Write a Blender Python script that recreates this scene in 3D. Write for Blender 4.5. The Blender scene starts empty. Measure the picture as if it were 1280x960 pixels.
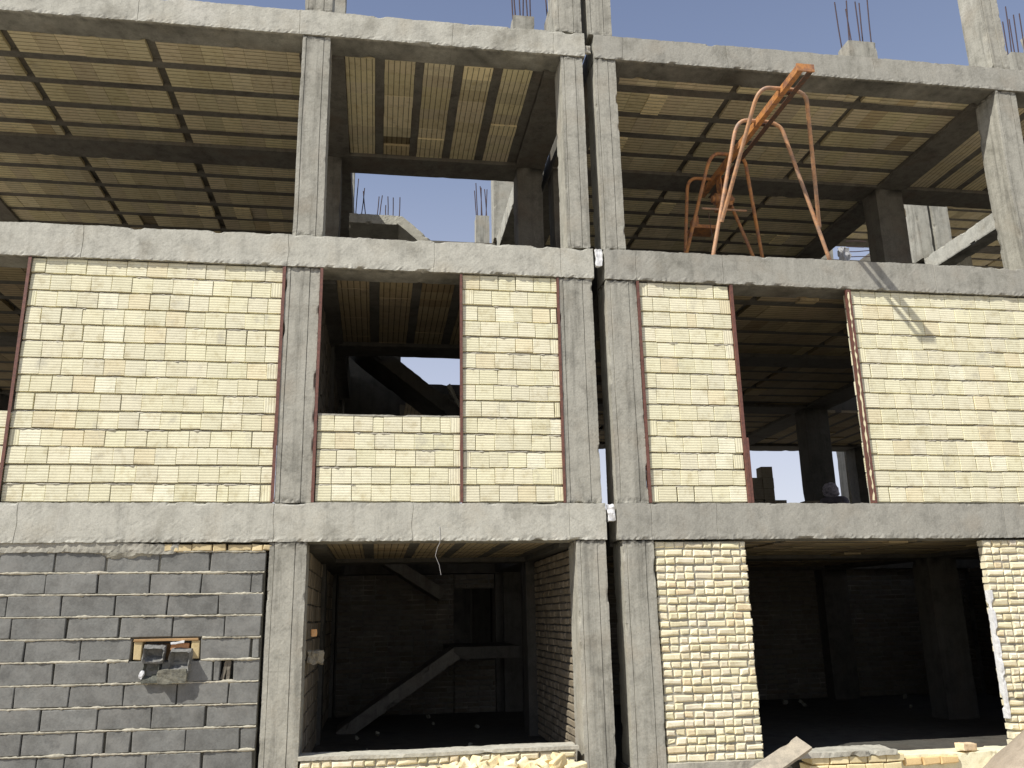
import bpy, bmesh, math, random
from mathutils import Vector, Matrix, noise
random.seed(11)
R = random.random
U = random.uniform
S = bpy.context.scene
COL = S.collection

# ------------------------------------------------------------------ objects
def tag(o, label=None, cat=None, group=None, kind=None):
    if label: o['label'] = label
    if cat: o['category'] = cat
    if group: o['group'] = group
    if kind: o['kind'] = kind
    return o
def empty(name, loc, label, cat, group=None):
    o = bpy.data.objects.new(name, None); COL.objects.link(o)
    o.location = loc; o.empty_display_size = .3
    return tag(o, label, cat, group)
def link(name, me, mat, parent=None):
    o = bpy.data.objects.new(name, me); COL.objects.link(o)
    if mat: me.materials.append(mat)
    if parent is not None:
        o.parent = parent
        p = parent; off = Vector((0, 0, 0))
        while p is not None:
            off += Vector(p.location); p = p.parent
        o.location = -off if parent.type == 'EMPTY' else Vector((0, 0, 0))
        if parent.type != 'EMPTY': pass
    return o

# A mesh builder: vertices in world space, one tint colour per face
class MB:
    def __init__(s): s.v = []; s.f = []; s.c = []; s.uv = []; s.sm = []
    def add(s, vs, fs, col=(1, 1, 1), uvs=None, smooth=False):
        b = len(s.v); s.v += [tuple(v) for v in vs]
        for i, f in enumerate(fs):
            s.f.append([b + k for k in f]); s.c.append(col); s.sm.append(smooth)
            s.uv.append(uvs[i] if uvs else [(0, 0)] * len(f))
    def box(s, x0, x1, y0, y1, z0, z1, col=(1, 1, 1), M=None):
        vs = [Vector((x, y, z)) for z in (z0, z1) for y in (y0, y1) for x in (x0, x1)]
        if M is not None: vs = [M @ v for v in vs]
        s.add(vs, [(0, 2, 3, 1), (4, 5, 7, 6), (0, 1, 5, 4), (2, 6, 7, 3), (0, 4, 6, 2), (1, 3, 7, 5)], col)
    def brick(s, cx, cz, w, h, y0, d, bev, col, jit=0.0, rz=0.0, rx=0.0, ry=0.0, uvrot=False, M=None):
        # a block whose front (-y) face has a bevelled, slightly irregular rim
        J = lambda: U(-jit, jit)
        hw, hh = w / 2, h / 2
        outer = [(-hw + J(), bev, -hh + J()), (hw + J(), bev, -hh + J()), (hw + J(), bev, hh + J()), (-hw + J(), bev, hh + J())]
        inner = [(p[0] - math.copysign(bev, p[0]), 0 + J() * .4, p[2] - math.copysign(bev, p[2])) for p in outer]
        back = [(p[0], d, p[2]) for p in outer]
        vs = [Vector(p) for p in outer + inner + back]
        m = Matrix.Translation((cx, y0, cz)) @ Matrix.Rotation(rz, 4, 'Z') @ Matrix.Rotation(rx, 4, 'X') @ Matrix.Rotation(ry, 4, 'Y')
        if M is not None: m = M @ m
        vs2 = [m @ v for v in vs]
        fs = [(4, 5, 6, 7)] + [(i, (i + 1) % 4, 4 + (i + 1) % 4, 4 + i) for i in range(4)] + [(8 + i, 8 + (i + 1) % 4, (i + 1) % 4, i) for i in range(4)] + [(11, 10, 9, 8)]
        uvs = []
        for f in fs:
            uvs.append([((vs[k][2], vs[k][0]) if uvrot else (vs[k][0], vs[k][2])) for k in f])
        s.add(vs2, fs, col, uvs)
    def tube(s, pts, r, n=8, col=(1, 1, 1), closed=False):
        pts = [Vector(p) for p in pts]; rings = []
        prev = None
        for i, p in enumerate(pts):
            t = (pts[min(i + 1, len(pts) - 1)] - pts[max(i - 1, 0)]).normalized()
            if prev is None:
                a = t.orthogonal().normalized()
            else:
                a = (prev - t * prev.dot(t)).normalized()
            prev = a; b = t.cross(a)
            rr = r[i] if isinstance(r, (list, tuple)) else r
            rings.append([p + (a * math.cos(2 * math.pi * k / n) + b * math.sin(2 * math.pi * k / n)) * rr for k in range(n)])
        vs = [v for g in rings for v in g]; fs = []
        for i in range(len(rings) - 1):
            for k in range(n):
                fs.append((i * n + k, i * n + (k + 1) % n, (i + 1) * n + (k + 1) % n, (i + 1) * n + k))
        s.add(vs, fs, col, smooth=True)
        s.add(rings[0], [tuple(range(n))[::-1]], col); s.add(rings[-1], [tuple(range(n))], col)
    def build(s, name, mat, parent=None):
        me = bpy.data.meshes.new(name); me.from_pydata(s.v, [], s.f)
        ca = me.color_attributes.new('tint', 'FLOAT_COLOR', 'CORNER')
        uv = me.uv_layers.new(name='UVMap')
        cc = []; uu = []
        for f, c, u in zip(s.f, s.c, s.uv):
            for k in range(len(f)):
                cc += [c[0], c[1], c[2], 1.0]; uu += [u[k][0], u[k][1]]
        ca.data.foreach_set('color', cc); uv.data.foreach_set('uv', uu)
        me.polygons.foreach_set('use_smooth', s.sm)
        me.update()
        return link(name, me, mat, parent)

# Concrete member: a gridded box whose surface is displaced by noise, with
# board marks, chipped arrises and a vertex attribute 'tint': stains, painted underside shade
def conc(name, x0, x1, y0, y1, z0, z1, mat, parent, res=.03, amp=.004, boards=None, rough_ends=0, rough_low=False, seams=None, chip=.012, warp=0.0, lean=0.0, M=None, base=1.0, seed=0):
    nx = max(1, min(600, round((x1 - x0) / res))); ny = max(1, round((y1 - y0) / max(res, .05))); nz = max(1, min(200, round((z1 - z0) / res)))
    idx = {}; V = []; F = []
    XS = [x0 + (x1 - x0) * i / nx for i in range(nx + 1)]
    for sx in list(seams or []) + list(boards or []):
        if x0 + .02 < sx < x1 - .02:
            XS = [v for v in XS if abs(v - sx) > .008 or v in (x0, x1)] + [sx - .0045, sx - .001, sx + .001, sx + .0045]
    XS = sorted(set(XS)); nx = len(XS) - 1
    def vid(i, j, k):
        key = (i, j, k)
        if key not in idx:
            idx[key] = len(V); V.append((XS[i], y0 + (y1 - y0) * j / ny, z0 + (z1 - z0) * k / nz))
        return idx[key]
    for i in range(nx):
        for k in range(nz):
            F.append((vid(i, 0, k), vid(i + 1, 0, k), vid(i + 1, 0, k + 1), vid(i, 0, k + 1)))
            F.append((vid(i, ny, k), vid(i, ny, k + 1), vid(i + 1, ny, k + 1), vid(i + 1, ny, k)))
    for j in range(ny):
        for k in range(nz):
            F.append((vid(0, j, k), vid(0, j, k + 1), vid(0, j + 1, k + 1), vid(0, j + 1, k)))
            F.append((vid(nx, j, k), vid(nx, j + 1, k), vid(nx, j + 1, k + 1), vid(nx, j, k + 1)))
    for i in range(nx):
        for j in range(ny):
            F.append((vid(i, j, 0), vid(i, j + 1, 0), vid(i + 1, j + 1, 0), vid(i + 1, j, 0)))
            F.append((vid(i, j, nz), vid(i + 1, j, nz), vid(i + 1, j + 1, nz), vid(i, j + 1, nz)))
    so = Vector((seed * 7.3, seed * 3.1, seed * 1.7)); st = []; V2 = []
    tall = (z1 - z0) > (x1 - x0)
    for (x, y, z) in V:
        p = Vector((x, y, z)); q = p + so
        ex = min(x - x0, x1 - x); ey = min(y - y0, y1 - y); ez = min(z - z0, z1 - z)
        n1 = noise.noise_vector(q * 1.0) * amp * 1.5 + noise.noise_vector(q * 4) * amp * .5 + noise.noise_vector(q * 33) * amp * .35
        s = base
        d = n1
        edges = (ex < 1e-5) + (ey < 1e-5) + (ez < 1e-5)
        cen = Vector(((x0 + x1) / 2, (y0 + y1) / 2, (z0 + z1) / 2))
        if edges >= 2:
            c = max(0, noise.noise(q * 6) - .30) * chip * 6 + max(0, noise.noise(q * 45) - .1) * chip * .6
            inward = Vector(((cen.x > x) * 2 - 1 if ex < 1e-5 else 0, (cen.y > y) * 2 - 1 if ey < 1e-5 else 0, (cen.z > z) * 2 - 1 if ez < 1e-5 else 0))
            d = d + inward * c * .6
            s *= 1.0 - min(.18, c * 9)
        if seams:
            for sx in seams:
                dd = abs(x - sx)
                if dd < .003: s *= .60 + .55 * noise.noise(Vector((sx, 0, z * 2.5))); d = d + Vector((0, .006, 0))
                if x > sx and y < y0 + .01: d = d + Vector((0, .004 * (1 if int(abs(sx) * 97) % 2 else -1), 0))
        if rough_ends and tall:
            for zz, sg in ((z0, 1), (z1, -1)):
                dz = abs(z - zz)
                if dz < .07:
                    w = (1 - dz / .07)
                    r_ = noise.noise(q * 24)
                    d = d + Vector((noise.noise(q * 20), noise.noise(q * 22 + Vector((5, 5, 5))), 0)) * .016 * w
                    if r_ > -.1: s *= 1 - w * (.75 if sg < 0 else .5) * min(1, (r_ + .1) * 5)
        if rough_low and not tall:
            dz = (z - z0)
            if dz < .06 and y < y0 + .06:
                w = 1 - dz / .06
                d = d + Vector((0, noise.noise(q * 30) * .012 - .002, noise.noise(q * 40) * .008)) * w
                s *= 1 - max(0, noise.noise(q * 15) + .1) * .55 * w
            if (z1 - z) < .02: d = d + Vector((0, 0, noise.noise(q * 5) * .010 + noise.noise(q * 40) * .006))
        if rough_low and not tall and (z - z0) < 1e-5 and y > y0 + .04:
            s *= .52 + .25 * noise.noise(q * 2.5) + .12 * noise.noise(q * 11)  # underside: oil staining and painted shade darken the tint together
        if boards:
            for bx in boards:          # vertical construction joints across a beam
                if abs(x - bx) < .003: s *= .80 + .45 * noise.noise(Vector((bx, 3, z * 6))); d = d + Vector((noise.noise(Vector((bx, 3, z * 5))) * .02, .005, 0))
                elif abs(x - bx) < .02: d = d + Vector((noise.noise(Vector((bx, 3, z * 5))) * .02, 0, 0))
        if warp: d = d + Vector((math.sin((z - z0) / (z1 - z0) * math.pi) * warp, 0, 0))
        if lean: d = d + Vector(((z - z0) * lean, 0, 0))
        pp = p + d
        if M is not None: pp = M @ pp
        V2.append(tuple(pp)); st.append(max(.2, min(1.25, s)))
    me = bpy.data.meshes.new(name); me.from_pydata(V2, [], F)
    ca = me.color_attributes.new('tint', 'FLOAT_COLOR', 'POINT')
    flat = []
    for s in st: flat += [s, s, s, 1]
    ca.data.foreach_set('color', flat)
    me.update()
    return link(name, me, mat, parent)

# ------------------------------------------------------------------ materials
def newmat(name):
    m = bpy.data.materials.new(name); m.use_nodes = True
    n = m.node_tree.nodes; l = m.node_tree.links
    b = n['Principled BSDF']
    return m, n, l, b
def N(n, t, **k):
    x = n.new(t)
    for a, v in k.items():
        if a in x.inputs.keys() if hasattr(x.inputs, 'keys') else False: x.inputs[a].default_value = v
        else: setattr(x, a, v)
    return x
def noisetex(n, l, co, scale, detail=4, rough=.6, dist=0):
    t = n.new('ShaderNodeTexNoise'); t.inputs['Scale'].default_value = scale; t.inputs['Detail'].default_value = detail
    t.inputs['Roughness'].default_value = rough; t.inputs['Distortion'].default_value = dist
    l.new(co, t.inputs['Vector']); return t.outputs['Fac']
def ramp(n, l, fac, stops):
    r = n.new('ShaderNodeValToRGB'); e = r.color_ramp.elements
    while len(e) > 1: e.remove(e[0])
    e[0].position = stops[0][0]; e[0].color = (*stops[0][1], 1) if len(stops[0][1]) == 3 else stops[0][1]
    for p, c in stops[1:]:
        q = e.new(p); q.color = (*c, 1)
    l.new(fac, r.inputs['Fac']); return r.outputs['Color']
def mix(n, l, a, b, fac, mode='MIX'):
    m = n.new('ShaderNodeMix'); m.data_type = 'RGBA'; m.blend_type = mode
    for sock, v in ((m.inputs[6], a), (m.inputs[7], b), (m.inputs[0], fac)):
        if hasattr(v, 'is_linked') or hasattr(v, 'links'): l.new(v, sock)
        elif isinstance(v, (int, float)): sock.default_value = v
        else: sock.default_value = (*v, 1)
    return m.outputs[2]
def g(v): return (v, v, v)
def bump(n, l, b, h, strength, dist, prev=None):
    x = n.new('ShaderNodeBump'); x.inputs['Strength'].default_value = strength; x.inputs['Distance'].default_value = dist
    l.new(h, x.inputs['Height'])
    if prev is not None: l.new(prev, x.inputs['Normal'])
    l.new(x.outputs['Normal'], b.inputs['Normal']); return x.outputs['Normal']
def mapping(n, l, co, sc):
    m = n.new('ShaderNodeMapping'); m.inputs['Scale'].default_value = sc; l.new(co, m.inputs['Vector']); return m.outputs['Vector']

def concrete(name, base, dark, light, warm=(.40, .36, .30), pit=.5, streak=.25):
    m, n, l, b = newmat(name)
    co = n.new('ShaderNodeTexCoord').outputs['Object']
    big = noisetex(n, l, co, 1.1, 6, .65, .4)
    c = ramp(n, l, big, [(.30, dark), (.45, base), (.60, base), (.76, light)])
    blot = ramp(n, l, noisetex(n, l, co, 2.7, 8, .78, .8), [(.56, g(1)), (.66, g(.80)), (.74, g(.58))])
    c = mix(n, l, c, blot, .9, 'MULTIPLY')
    mid = noisetex(n, l, co, 5.5, 6, .7)
    c = mix(n, l, c, ramp(n, l, mid, [(.3, g(.62)), (.5, g(1)), (.7, g(1.12))]), .75, 'MULTIPLY')
    st = noisetex(n, l, mapping(n, l, co, (9, 9, .55)), 1.0, 5, .7)
    c = mix(n, l, c, ramp(n, l, st, [(.34, g(.6)), (.5, g(1)), (.7, g(1.1))]), streak * 2, 'MULTIPLY')
    dr = noisetex(n, l, mapping(n, l, co, (16, 16, 1.3)), 1.0, 6, .8, .3)
    c = mix(n, l, c, light, ramp(n, l, dr, [(.58, g(0)), (.70, g(.5))]))
    dk = noisetex(n, l, mapping(n, l, co, (22, 22, 1.1)), 1.3, 5, .8, .2)
    c = mix(n, l, c, dark, ramp(n, l, dk, [(.62, g(0)), (.74, g(.55))]))
    hl = noisetex(n, l, mapping(n, l, co, (.6, .6, 26)), 1.0, 3, .6, .2)
    c = mix(n, l, c, dark, ramp(n, l, hl, [(.66, g(0)), (.74, g(.35))]))
    wn = noisetex(n, l, co, 2.3, 3, .5)
    c = mix(n, l, c, warm, ramp(n, l, wn, [(.52, g(0)), (.72, g(.45))]))
    fine = noisetex(n, l, co, 55, 4, .75)
    c = mix(n, l, c, ramp(n, l, fine, [(.3, g(.72)), (.5, g(1)), (.72, g(1.15))]), .7, 'MULTIPLY')
    # air pockets: small dark pits, gathered in patches
    v = n.new('ShaderNodeTexVoronoi'); v.inputs['Scale'].default_value = 34; l.new(co, v.inputs['Vector'])
    pits = ramp(n, l, v.outputs['Distance'], [(.10, g(.35)), (.2, g(1))])
    patch = ramp(n, l, noisetex(n, l, co, 3.1, 3, .6), [(.5, g(0)), (.66, g(1))])
    c = mix(n, l, c, mix(n, l, c, pits, 1.0, 'MULTIPLY'), mix(n, l, g(0), patch, pit))
    a = n.new('ShaderNodeVertexColor'); a.layer_name = 'tint'
    c = mix(n, l, c, a.outputs['Color'], 1.0, 'MULTIPLY')
    l.new(c, b.inputs['Base Color']); b.inputs['Roughness'].default_value = .93
    b.inputs['Specular IOR Level'].default_value = .2
    p = bump(n, l, b, mid, .16, .02)
    p = bump(n, l, b, fine, .45, .004, p)
    bump(n, l, b, pits, .25 * pit, .004, p)
    return m

M_conL = concrete('concrete_pale', (.525, .51, .43), (.34, .325, .265), (.64, .62, .54), warm=(.44, .395, .30), streak=.16)
M_conR = concrete('concrete_grey', (.385, .372, .315), (.26, .25, .205), (.48, .465, .395), warm=(.34, .295, .225), streak=.18)
M_conC = concrete('concrete_column', (.405, .39, .325), (.27, .258, .21), (.50, .48, .41), warm=(.38, .33, .25), streak=.45)
M_conD = concrete('concrete_inner_painted_shade', (.17, .158, .13), (.10, .09, .075), (.25, .235, .195), warm=(.14, .105, .075))  # dark copy of the concrete, indoor shade put into its colour
M_conX = concrete('concrete_deep_painted_shade', (.10, .095, .08), (.06, .056, .048), (.15, .14, .12), warm=(.10, .08, .06))  # darkest copy for the lower storeys, interior shade painted into the colour
M_mort = concrete('mortar', (.44, .42, .345), (.31, .295, .24), (.56, .53, .45))
M_mortg = concrete('mortar_painted_shade', (.15, .145, .13), (.09, .088, .08), (.22, .21, .19))  # mortar for inside walls, darkened with painted shade

def clay(name, base, groove=30.0, gstr=.5, dark=.72, rough=.9, knee=.35):
    # hollow clay block: fine extruded grooves along one axis of its UV
    m, n, l, b = newmat(name)
    tc = n.new('ShaderNodeTexCoord'); co = tc.outputs['Object']
    a = n.new('ShaderNodeVertexColor'); a.layer_name = 'tint'
    sep = n.new('ShaderNodeSeparateXYZ'); l.new(tc.outputs['UV'], sep.inputs[0])
    wob = noisetex(n, l, co, 6, 2, .5)
    mm = n.new('ShaderNodeMath'); mm.operation = 'MULTIPLY_ADD'; l.new(wob, mm.inputs[0]); mm.inputs[1].default_value = .006; l.new(sep.outputs[1], mm.inputs[2])
    m2 = n.new('ShaderNodeMath'); m2.operation = 'MULTIPLY'; l.new(mm.outputs[0], m2.inputs[0]); m2.inputs[1].default_value = groove * 2 * math.pi
    m3 = n.new('ShaderNodeMath'); m3.operation = 'SINE'; l.new(m2.outputs[0], m3.inputs[0])
    m4 = n.new('ShaderNodeMath'); m4.operation = 'MULTIPLY_ADD'; l.new(m3.outputs[0], m4.inputs[0]); m4.inputs[1].default_value = .5; m4.inputs[2].default_value = .5
    gr = ramp(n, l, m4.outputs[0], [(.0, g(dark)), (knee, g(1)), (1, g(1))])
    c = mix(n, l, base, a.outputs['Color'], 1.0, 'MULTIPLY')
    c = mix(n, l, c, gr, gstr, 'MULTIPLY')
    mid = noisetex(n, l, co, 9, 5, .7)
    c = mix(n, l, c, ramp(n, l, mid, [(.3, (.74, .70, .62)), (.48, g(1)), (.7, g(1.06))]), .8, 'MULTIPLY')
    fine = noisetex(n, l, co, 80, 3, .7)
    c = mix(n, l, c, ramp(n, l, fine, [(.3, g(.82)), (.55, g(1)), (.75, g(1.05))]), .7, 'MULTIPLY')
    sm = ramp(n, l, noisetex(n, l, co, 3.5, 5, .75), [(.58, g(0)), (.70, g(.6))])
    c = mix(n, l, c, tuple(.55 * q_ for q_ in base[:2]) + (.60 * base[2],), sm)
    l.new(c, b.inputs['Base Color']); b.inputs['Roughness'].default_value = rough; b.inputs['Specular IOR Level'].default_value = .2
    p = bump(n, l, b, m4.outputs[0], .5 * gstr, .004)
    p = bump(n, l, b, mid, .3, .006, p)
    bump(n, l, b, fine, .3, .002, p)
    return m
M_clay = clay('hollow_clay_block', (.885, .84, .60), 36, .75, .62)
M_clayD = clay('clay_block_painted_shade', (.36, .31, .22), 36, .6, .62)  # clay block colour with the room's shade painted in
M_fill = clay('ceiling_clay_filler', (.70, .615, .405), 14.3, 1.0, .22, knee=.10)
M_fillD = clay('ceiling_clay_filler_painted_shade', (.30, .245, .155), 14.3, 1.0, .22, knee=.10)  # lower-storey filler, its ceiling shade painted into the clay colour
M_brick = clay('yellow_brick', (.87, .80, .585), 1.0, 0.0, .9)
M_brickD = clay('inner_brick_painted_shade', (.15, .135, .11), 1.0, 0.0, .9)  # back-wall brick, darkened by shade painted into its colour
M_brickS = clay('side_brick_painted_shade', (.27, .24, .19), 1.0, 0.0, .9)  # less dark brick, side-wall shade painted into the colour

def simple(name, base, rough=.85, metal=0.0, var=.35, scale=14, second=None, bumpd=.003, tintmul=True, dust=0):
    m, n, l, b = newmat(name)
    co = n.new('ShaderNodeTexCoord').outputs['Object']
    t = noisetex(n, l, co, scale, 6, .7)
    sec = second or tuple(x * (1 - var) for x in base)
    c = mix(n, l, base, sec, ramp(n, l, t, [(.42, g(0)), (.62, g(1))]))
    fine = noisetex(n, l, co, scale * 9, 3, .7)
    c = mix(n, l, c, ramp(n, l, fine, [(.3, g(.75)), (.6, g(1.1))]), .6, 'MULTIPLY')
    if tintmul:
        a = n.new('ShaderNodeVertexColor'); a.layer_name = 'tint'
        c = mix(n, l, c, a.outputs['Color'], 1.0, 'MULTIPLY')
    if dust:
        dd = ramp(n, l, noisetex(n, l, co, 2.2, 8, .75, .5), [(.46, g(0)), (.72, g(dust))])
        c = mix(n, l, c, (.33, .32, .285), dd)
        c = mix(n, l, c, g(.06), ramp(n, l, noisetex(n, l, co, 4.3, 7, .7), [(.60, g(0)), (.74, g(.45))]))
    l.new(c, b.inputs['Base Color']); b.inputs['Roughness'].default_value = rough; b.inputs['Metallic'].default_value = metal
    p = bump(n, l, b, t, .3, bumpd * 3)
    bump(n, l, b, fine, .4, bumpd, p)
    return m
M_grey = simple('grey_cinder_block', (.215, .215, .195), .95, 0, .28, 6, (.16, .158, .142), .005, dust=.6)
M_post = simple('red_oxide_steel', (.20, .085, .06), .6, .1, .4, 20, (.13, .06, .045))
M_orange = simple('orange_painted_steel', (.58, .25, .07), .6, .05, .4, 11, (.27, .12, .065), dust=.25)
M_orworn = simple('worn_orange_steel', (.62, .33, .16), .6, .05, .4, 9, (.33, .20, .13), dust=.45)
M_dark = simple('dark_greasy_steel', (.10, .07, .055), .55, .3, .4, 20, (.20, .09, .05))
M_bar = simple('rusty_rebar', (.10, .055, .05), .7, .4, .4, 40, (.055, .05, .06))
M_wood = simple('weathered_plank', (.46, .40, .30), .85, 0, .25, 8, (.34, .30, .23))
M_white = simple('white_foam', (.82, .82, .80), .8, 0, .15, 20)
M_sand = simple('sand', (.44, .37, .28), .98, 0, .2, 9, (.36, .30, .225), .006, False)
M_ground = simple('dry_earth', (.38, .33, .26), .98, 0, .2, .8, (.30, .26, .20), .02, False)
M_cloth = simple('pale_cloth', (.62, .57, .62), .95, 0, .3, 22, (.26, .24, .28))
M_shirt = simple('mauve_shirt', (.30, .275, .31), .95, 0, .3, 12, (.20, .18, .21), .003, False)
M_skin = simple('skin', (.28, .16, .10), .6, 0, .15, 20)
M_wire = simple('pale_wire', (.6, .58, .55), .6, 0, .2, 20)
M_wall_far = simple('pale_plaster', (.52, .50, .45), .9, 0, .15, 3)

# ------------------------------------------------------------------ camera
f_, Cy, Cz = 1081.667, -8.88279, 1.86234803
cd = bpy.data.cameras.new('camera'); cam = bpy.data.objects.new('camera', cd); COL.objects.link(cam)
cd.sensor_width = 36; cd.lens = 36 * f_ / 1280; cd.clip_end = 3000
right = Vector((.98848164, -.15025507, -.01809589)); fwd = Vector((.1497715, .95403868, .25957406)); up = Vector((-.02173814, -.25929444, .96555365))
mw = Matrix(((right.x, up.x, -fwd.x, 0), (right.y, up.y, -fwd.y, Cy), (right.z, up.z, -fwd.z, Cz), (0, 0, 0, 1)))
cam.matrix_world = mw; S.camera = cam

# ------------------------------------------------------------------ light
sd = Vector((-1.85, -1.25, 2.60)).normalized()            # towards the sun
el = math.asin(sd.z)
w = bpy.data.worlds.new('World'); S.world = w; w.use_nodes = True
wn = w.node_tree.nodes; wl = w.node_tree.links
sky = wn.new('ShaderNodeTexSky'); sky.sky_type = 'NISHITA'; sky.sun_disc = False
sky.sun_elevation = el; sky.sun_rotation = math.atan2(sd.x, sd.y)
sky.altitude = 1200; sky.air_density = 1.0; sky.dust_density = 3.2; sky.ozone_density = 3.0
# pale desert haze over the clear sky
tc = wn.new('ShaderNodeTexCoord'); sp = wn.new('ShaderNodeSeparateXYZ'); wl.new(tc.outputs['Generated'], sp.inputs[0])
hz = wn.new('ShaderNodeMapRange'); wl.new(sp.outputs[2], hz.inputs['Value'])
hz.inputs['From Min'].default_value = -.02; hz.inputs['From Max'].default_value = .75; hz.inputs['To Min'].default_value = .95; hz.inputs['To Max'].default_value = .55
mx = wn.new('ShaderNodeMix'); mx.data_type = 'RGBA'; wl.new(hz.outputs[0], mx.inputs[0]); wl.new(sky.outputs[0], mx.inputs[6])
hr = wn.new('ShaderNodeValToRGB'); wl.new(sp.outputs[2], hr.inputs[0])
e = hr.color_ramp.elements; e[0].position = .0; e[0].color = (7.4, 7.5, 8.0, 1); e[1].position = .75; e[1].color = (1.75, 2.15, 3.6, 1)
q = e.new(.25); q.color = (5.2, 5.6, 6.9, 1); q = e.new(.5); q.color = (2.8, 3.4, 5.0, 1)
wl.new(hr.outputs[0], mx.inputs[7])
bg = wn['Background']; bg.inputs['Strength'].default_value = .115; wl.new(mx.outputs[2], bg.inputs['Color'])
sl = bpy.data.lights.new('sun', 'SUN'); sl.energy = 5.0; sl.angle = math.radians(.5); sl.color = (1, .965, .91)
so = bpy.data.objects.new('sun', sl); COL.objects.link(so); so.rotation_euler = sd.to_track_quat('Z', 'Y').to_euler()
S.view_settings.view_transform = 'Standard'; S.view_settings.look = 'None'; S.view_settings.exposure = 0
S.cycles.max_bounces = 8; S.cycles.diffuse_bounces = 5

# ------------------------------------------------------------------ ground
gm = MB()
def gz(x, y): return .22 + noise.noise(Vector((x * .5, y * .5, 0))) * .06 + noise.noise(Vector((x * 3, y * 3, 4))) * .012
def grid(mb, xs, ys, fz):
    b = len(mb.v)
    vs = [(x, y, fz(x, y)) for y in ys for x in xs]; nx = len(xs)
    mb.add(vs, [(j * nx + i, j * nx + i + 1, (j + 1) * nx + i + 1, (j + 1) * nx + i) for j in range(len(ys) - 1) for i in range(nx - 1)], smooth=True)
xs = [-900, -300, -100, -40, -20] + [-14 + i * .35 for i in range(0, 100)] + [25, 45, 100, 300, 900]
ys = [-900, -300, -100, -40, -20] + [-14 + i * .35 for i in range(0, 100)] + [26, 45, 100, 300, 1500]
grid(gm, xs, ys, gz)
tag(gm.build('ground', M_ground), kind='structure')

# ------------------------------------------------------------------ buildings
LV = [(2.618, 3.0), (5.538, 5.90), (8.427, 8.755)]
BL = empty('concrete_building', (0, .5, .25), 'unfinished concrete frame building left of the joint, with the grey block wall', 'building')
BR = empty('concrete_building', (6, .5, .25), 'unfinished concrete frame building right of the joint, with the orange hoist standing on its floor', 'building')
BT = empty('concrete_building', (14, 7, .25), 'taller unfinished concrete frame seen at the far right behind the slanting stair flight', 'building')

sc = [0]
def column(bld, x0, x1, y0, y1, z0, z1, res=.12, mat=None, **k):
    sc[0] += 1
    kw = dict(amp=.004, seed=sc[0], rough_ends=1)
    if res < .05:
        wd = x1 - x0
        kw['seams'] = [x0 + wd * .14, x0 + wd * U(.62, .78)]
    kw.update(k)
    return conc('column', x0, x1, y0, y1, z0, z1, mat or (M_conC if res < .05 else M_conD), bld, res=res, **kw)
HI = .022
# front columns, storey by storey
FZ = [(.0, 2.612), (3.004, 5.532), (5.904, 8.421), (8.759, 11.75)]
frontcols = [
    (BL, 'K', [(-6.42, -6.05)] * 4),
    (BL, 'L', [(-1.048, -.688), (-1.03, -.673), (-.985, -.668), (-.975, -.66)]),
    (BL, 'M', [(2.045, 2.36), (1.945, 2.335), (2.07, 2.335), (2.02, 2.345)]),
    (BR, 'E', [(2.534, 2.874), (2.497, 2.846), (2.485, 2.752), (2.43, 2.735)]),
    (BR, 'G', [(7.85, 8.25), (7.85, 8.22), (7.89, 8.2), (7.905, 8.17)]),
    (BR, 'H', [(10.85, 11.19)] * 4),
]
for bld, nm, xx in frontcols:
    for k, (a, b) in enumerate(xx):
        hires = nm not in 'KH'
        z0, z1 = FZ[k]
        kw = {}
        if nm == 'G' and k == 2: kw = dict(warp=-.03)
        column(bld, a, b, .014, .40, z0, z1, res=HI if hires else .1, mat=M_conC, **kw)
# inner rows of columns
rows = [(2.66, 3.04), (5.72, 6.10), (9.40, 9.78)]
lines = [(BL, -6.42, -6.05), (BL, -1.03, -.64), (BL, 1.95, 2.33), (BR, 2.5, 2.85), (BR, 7.76, 8.22), (BR, 10.85, 11.19)]
stubs = {}
for bld, a, b in lines:
    for r_, (y0, y1) in enumerate(rows):
        for k in range(3):
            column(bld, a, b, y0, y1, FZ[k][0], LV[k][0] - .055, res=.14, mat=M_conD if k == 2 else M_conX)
# roof level columns: second row are stubs with starter bars, third row tall
def rebar(par, x, y, z0, h, r=.010, lean=(0, 0), n=6):
    mb = MB()
    pts = [(x, y, z0), (x + lean[0] * .5 * h + U(-.006, .006), y + lean[1] * .5 * h, z0 + h * .5), (x + lean[0] * h, y + lean[1] * h, z0 + h)]
    mb.tube(pts, r, n)
    return mb.build('rebar', M_bar, par)
def barred(col, x0, x1, y0, y1, z, h=.75):
    for i in range(3):
        for j in range(2):
            o = rebar(col, x0 + .05 + (x1 - x0 - .1) * i / 2, y0 + .05 + (y1 - y0 - .1) * j, z - .02, h * U(.85, 1.08), .011, (U(-.07, .05), U(-.03, .03)))
for bld, a, b, top in [(BL, -.86, -.66, 11.6), (BL, 1.93, 2.27, 11.02), (BR, 2.5, 2.83, 11.15), (BR, 7.62, 8.12, 11.10), (BR, 10.66, 11.03, 11.15)]:
    c = column(bld, a, b, 2.62, 2.95, 8.76, top, res=.05, mat=M_conC, rough_ends=0)
    barred(c, a, b, 2.62, 2.95, top, .95)
for bld, a, b, y0, top in [(BL, -.86, -.56, 5.7, 11.7), (BL, 2.05, 2.47, 6.0, 11.6), (BR, 2.60, 2.95, 6.0, 11.6), (BR, 10.85, 11.12, 6.0, 11.7)]:
    column(bld, a, b, y0, y0 + .36, 8.76, top, res=.05, mat=M_conC, rough_ends=0)
c = column(BL, 2.07, 2.38, 9.2, 9.5, 8.76, 10.78, res=.06, mat=M_conC, rough_ends=0)
barred(c, 2.07, 2.38, 9.2, 9.5, 10.78, .8)
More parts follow.
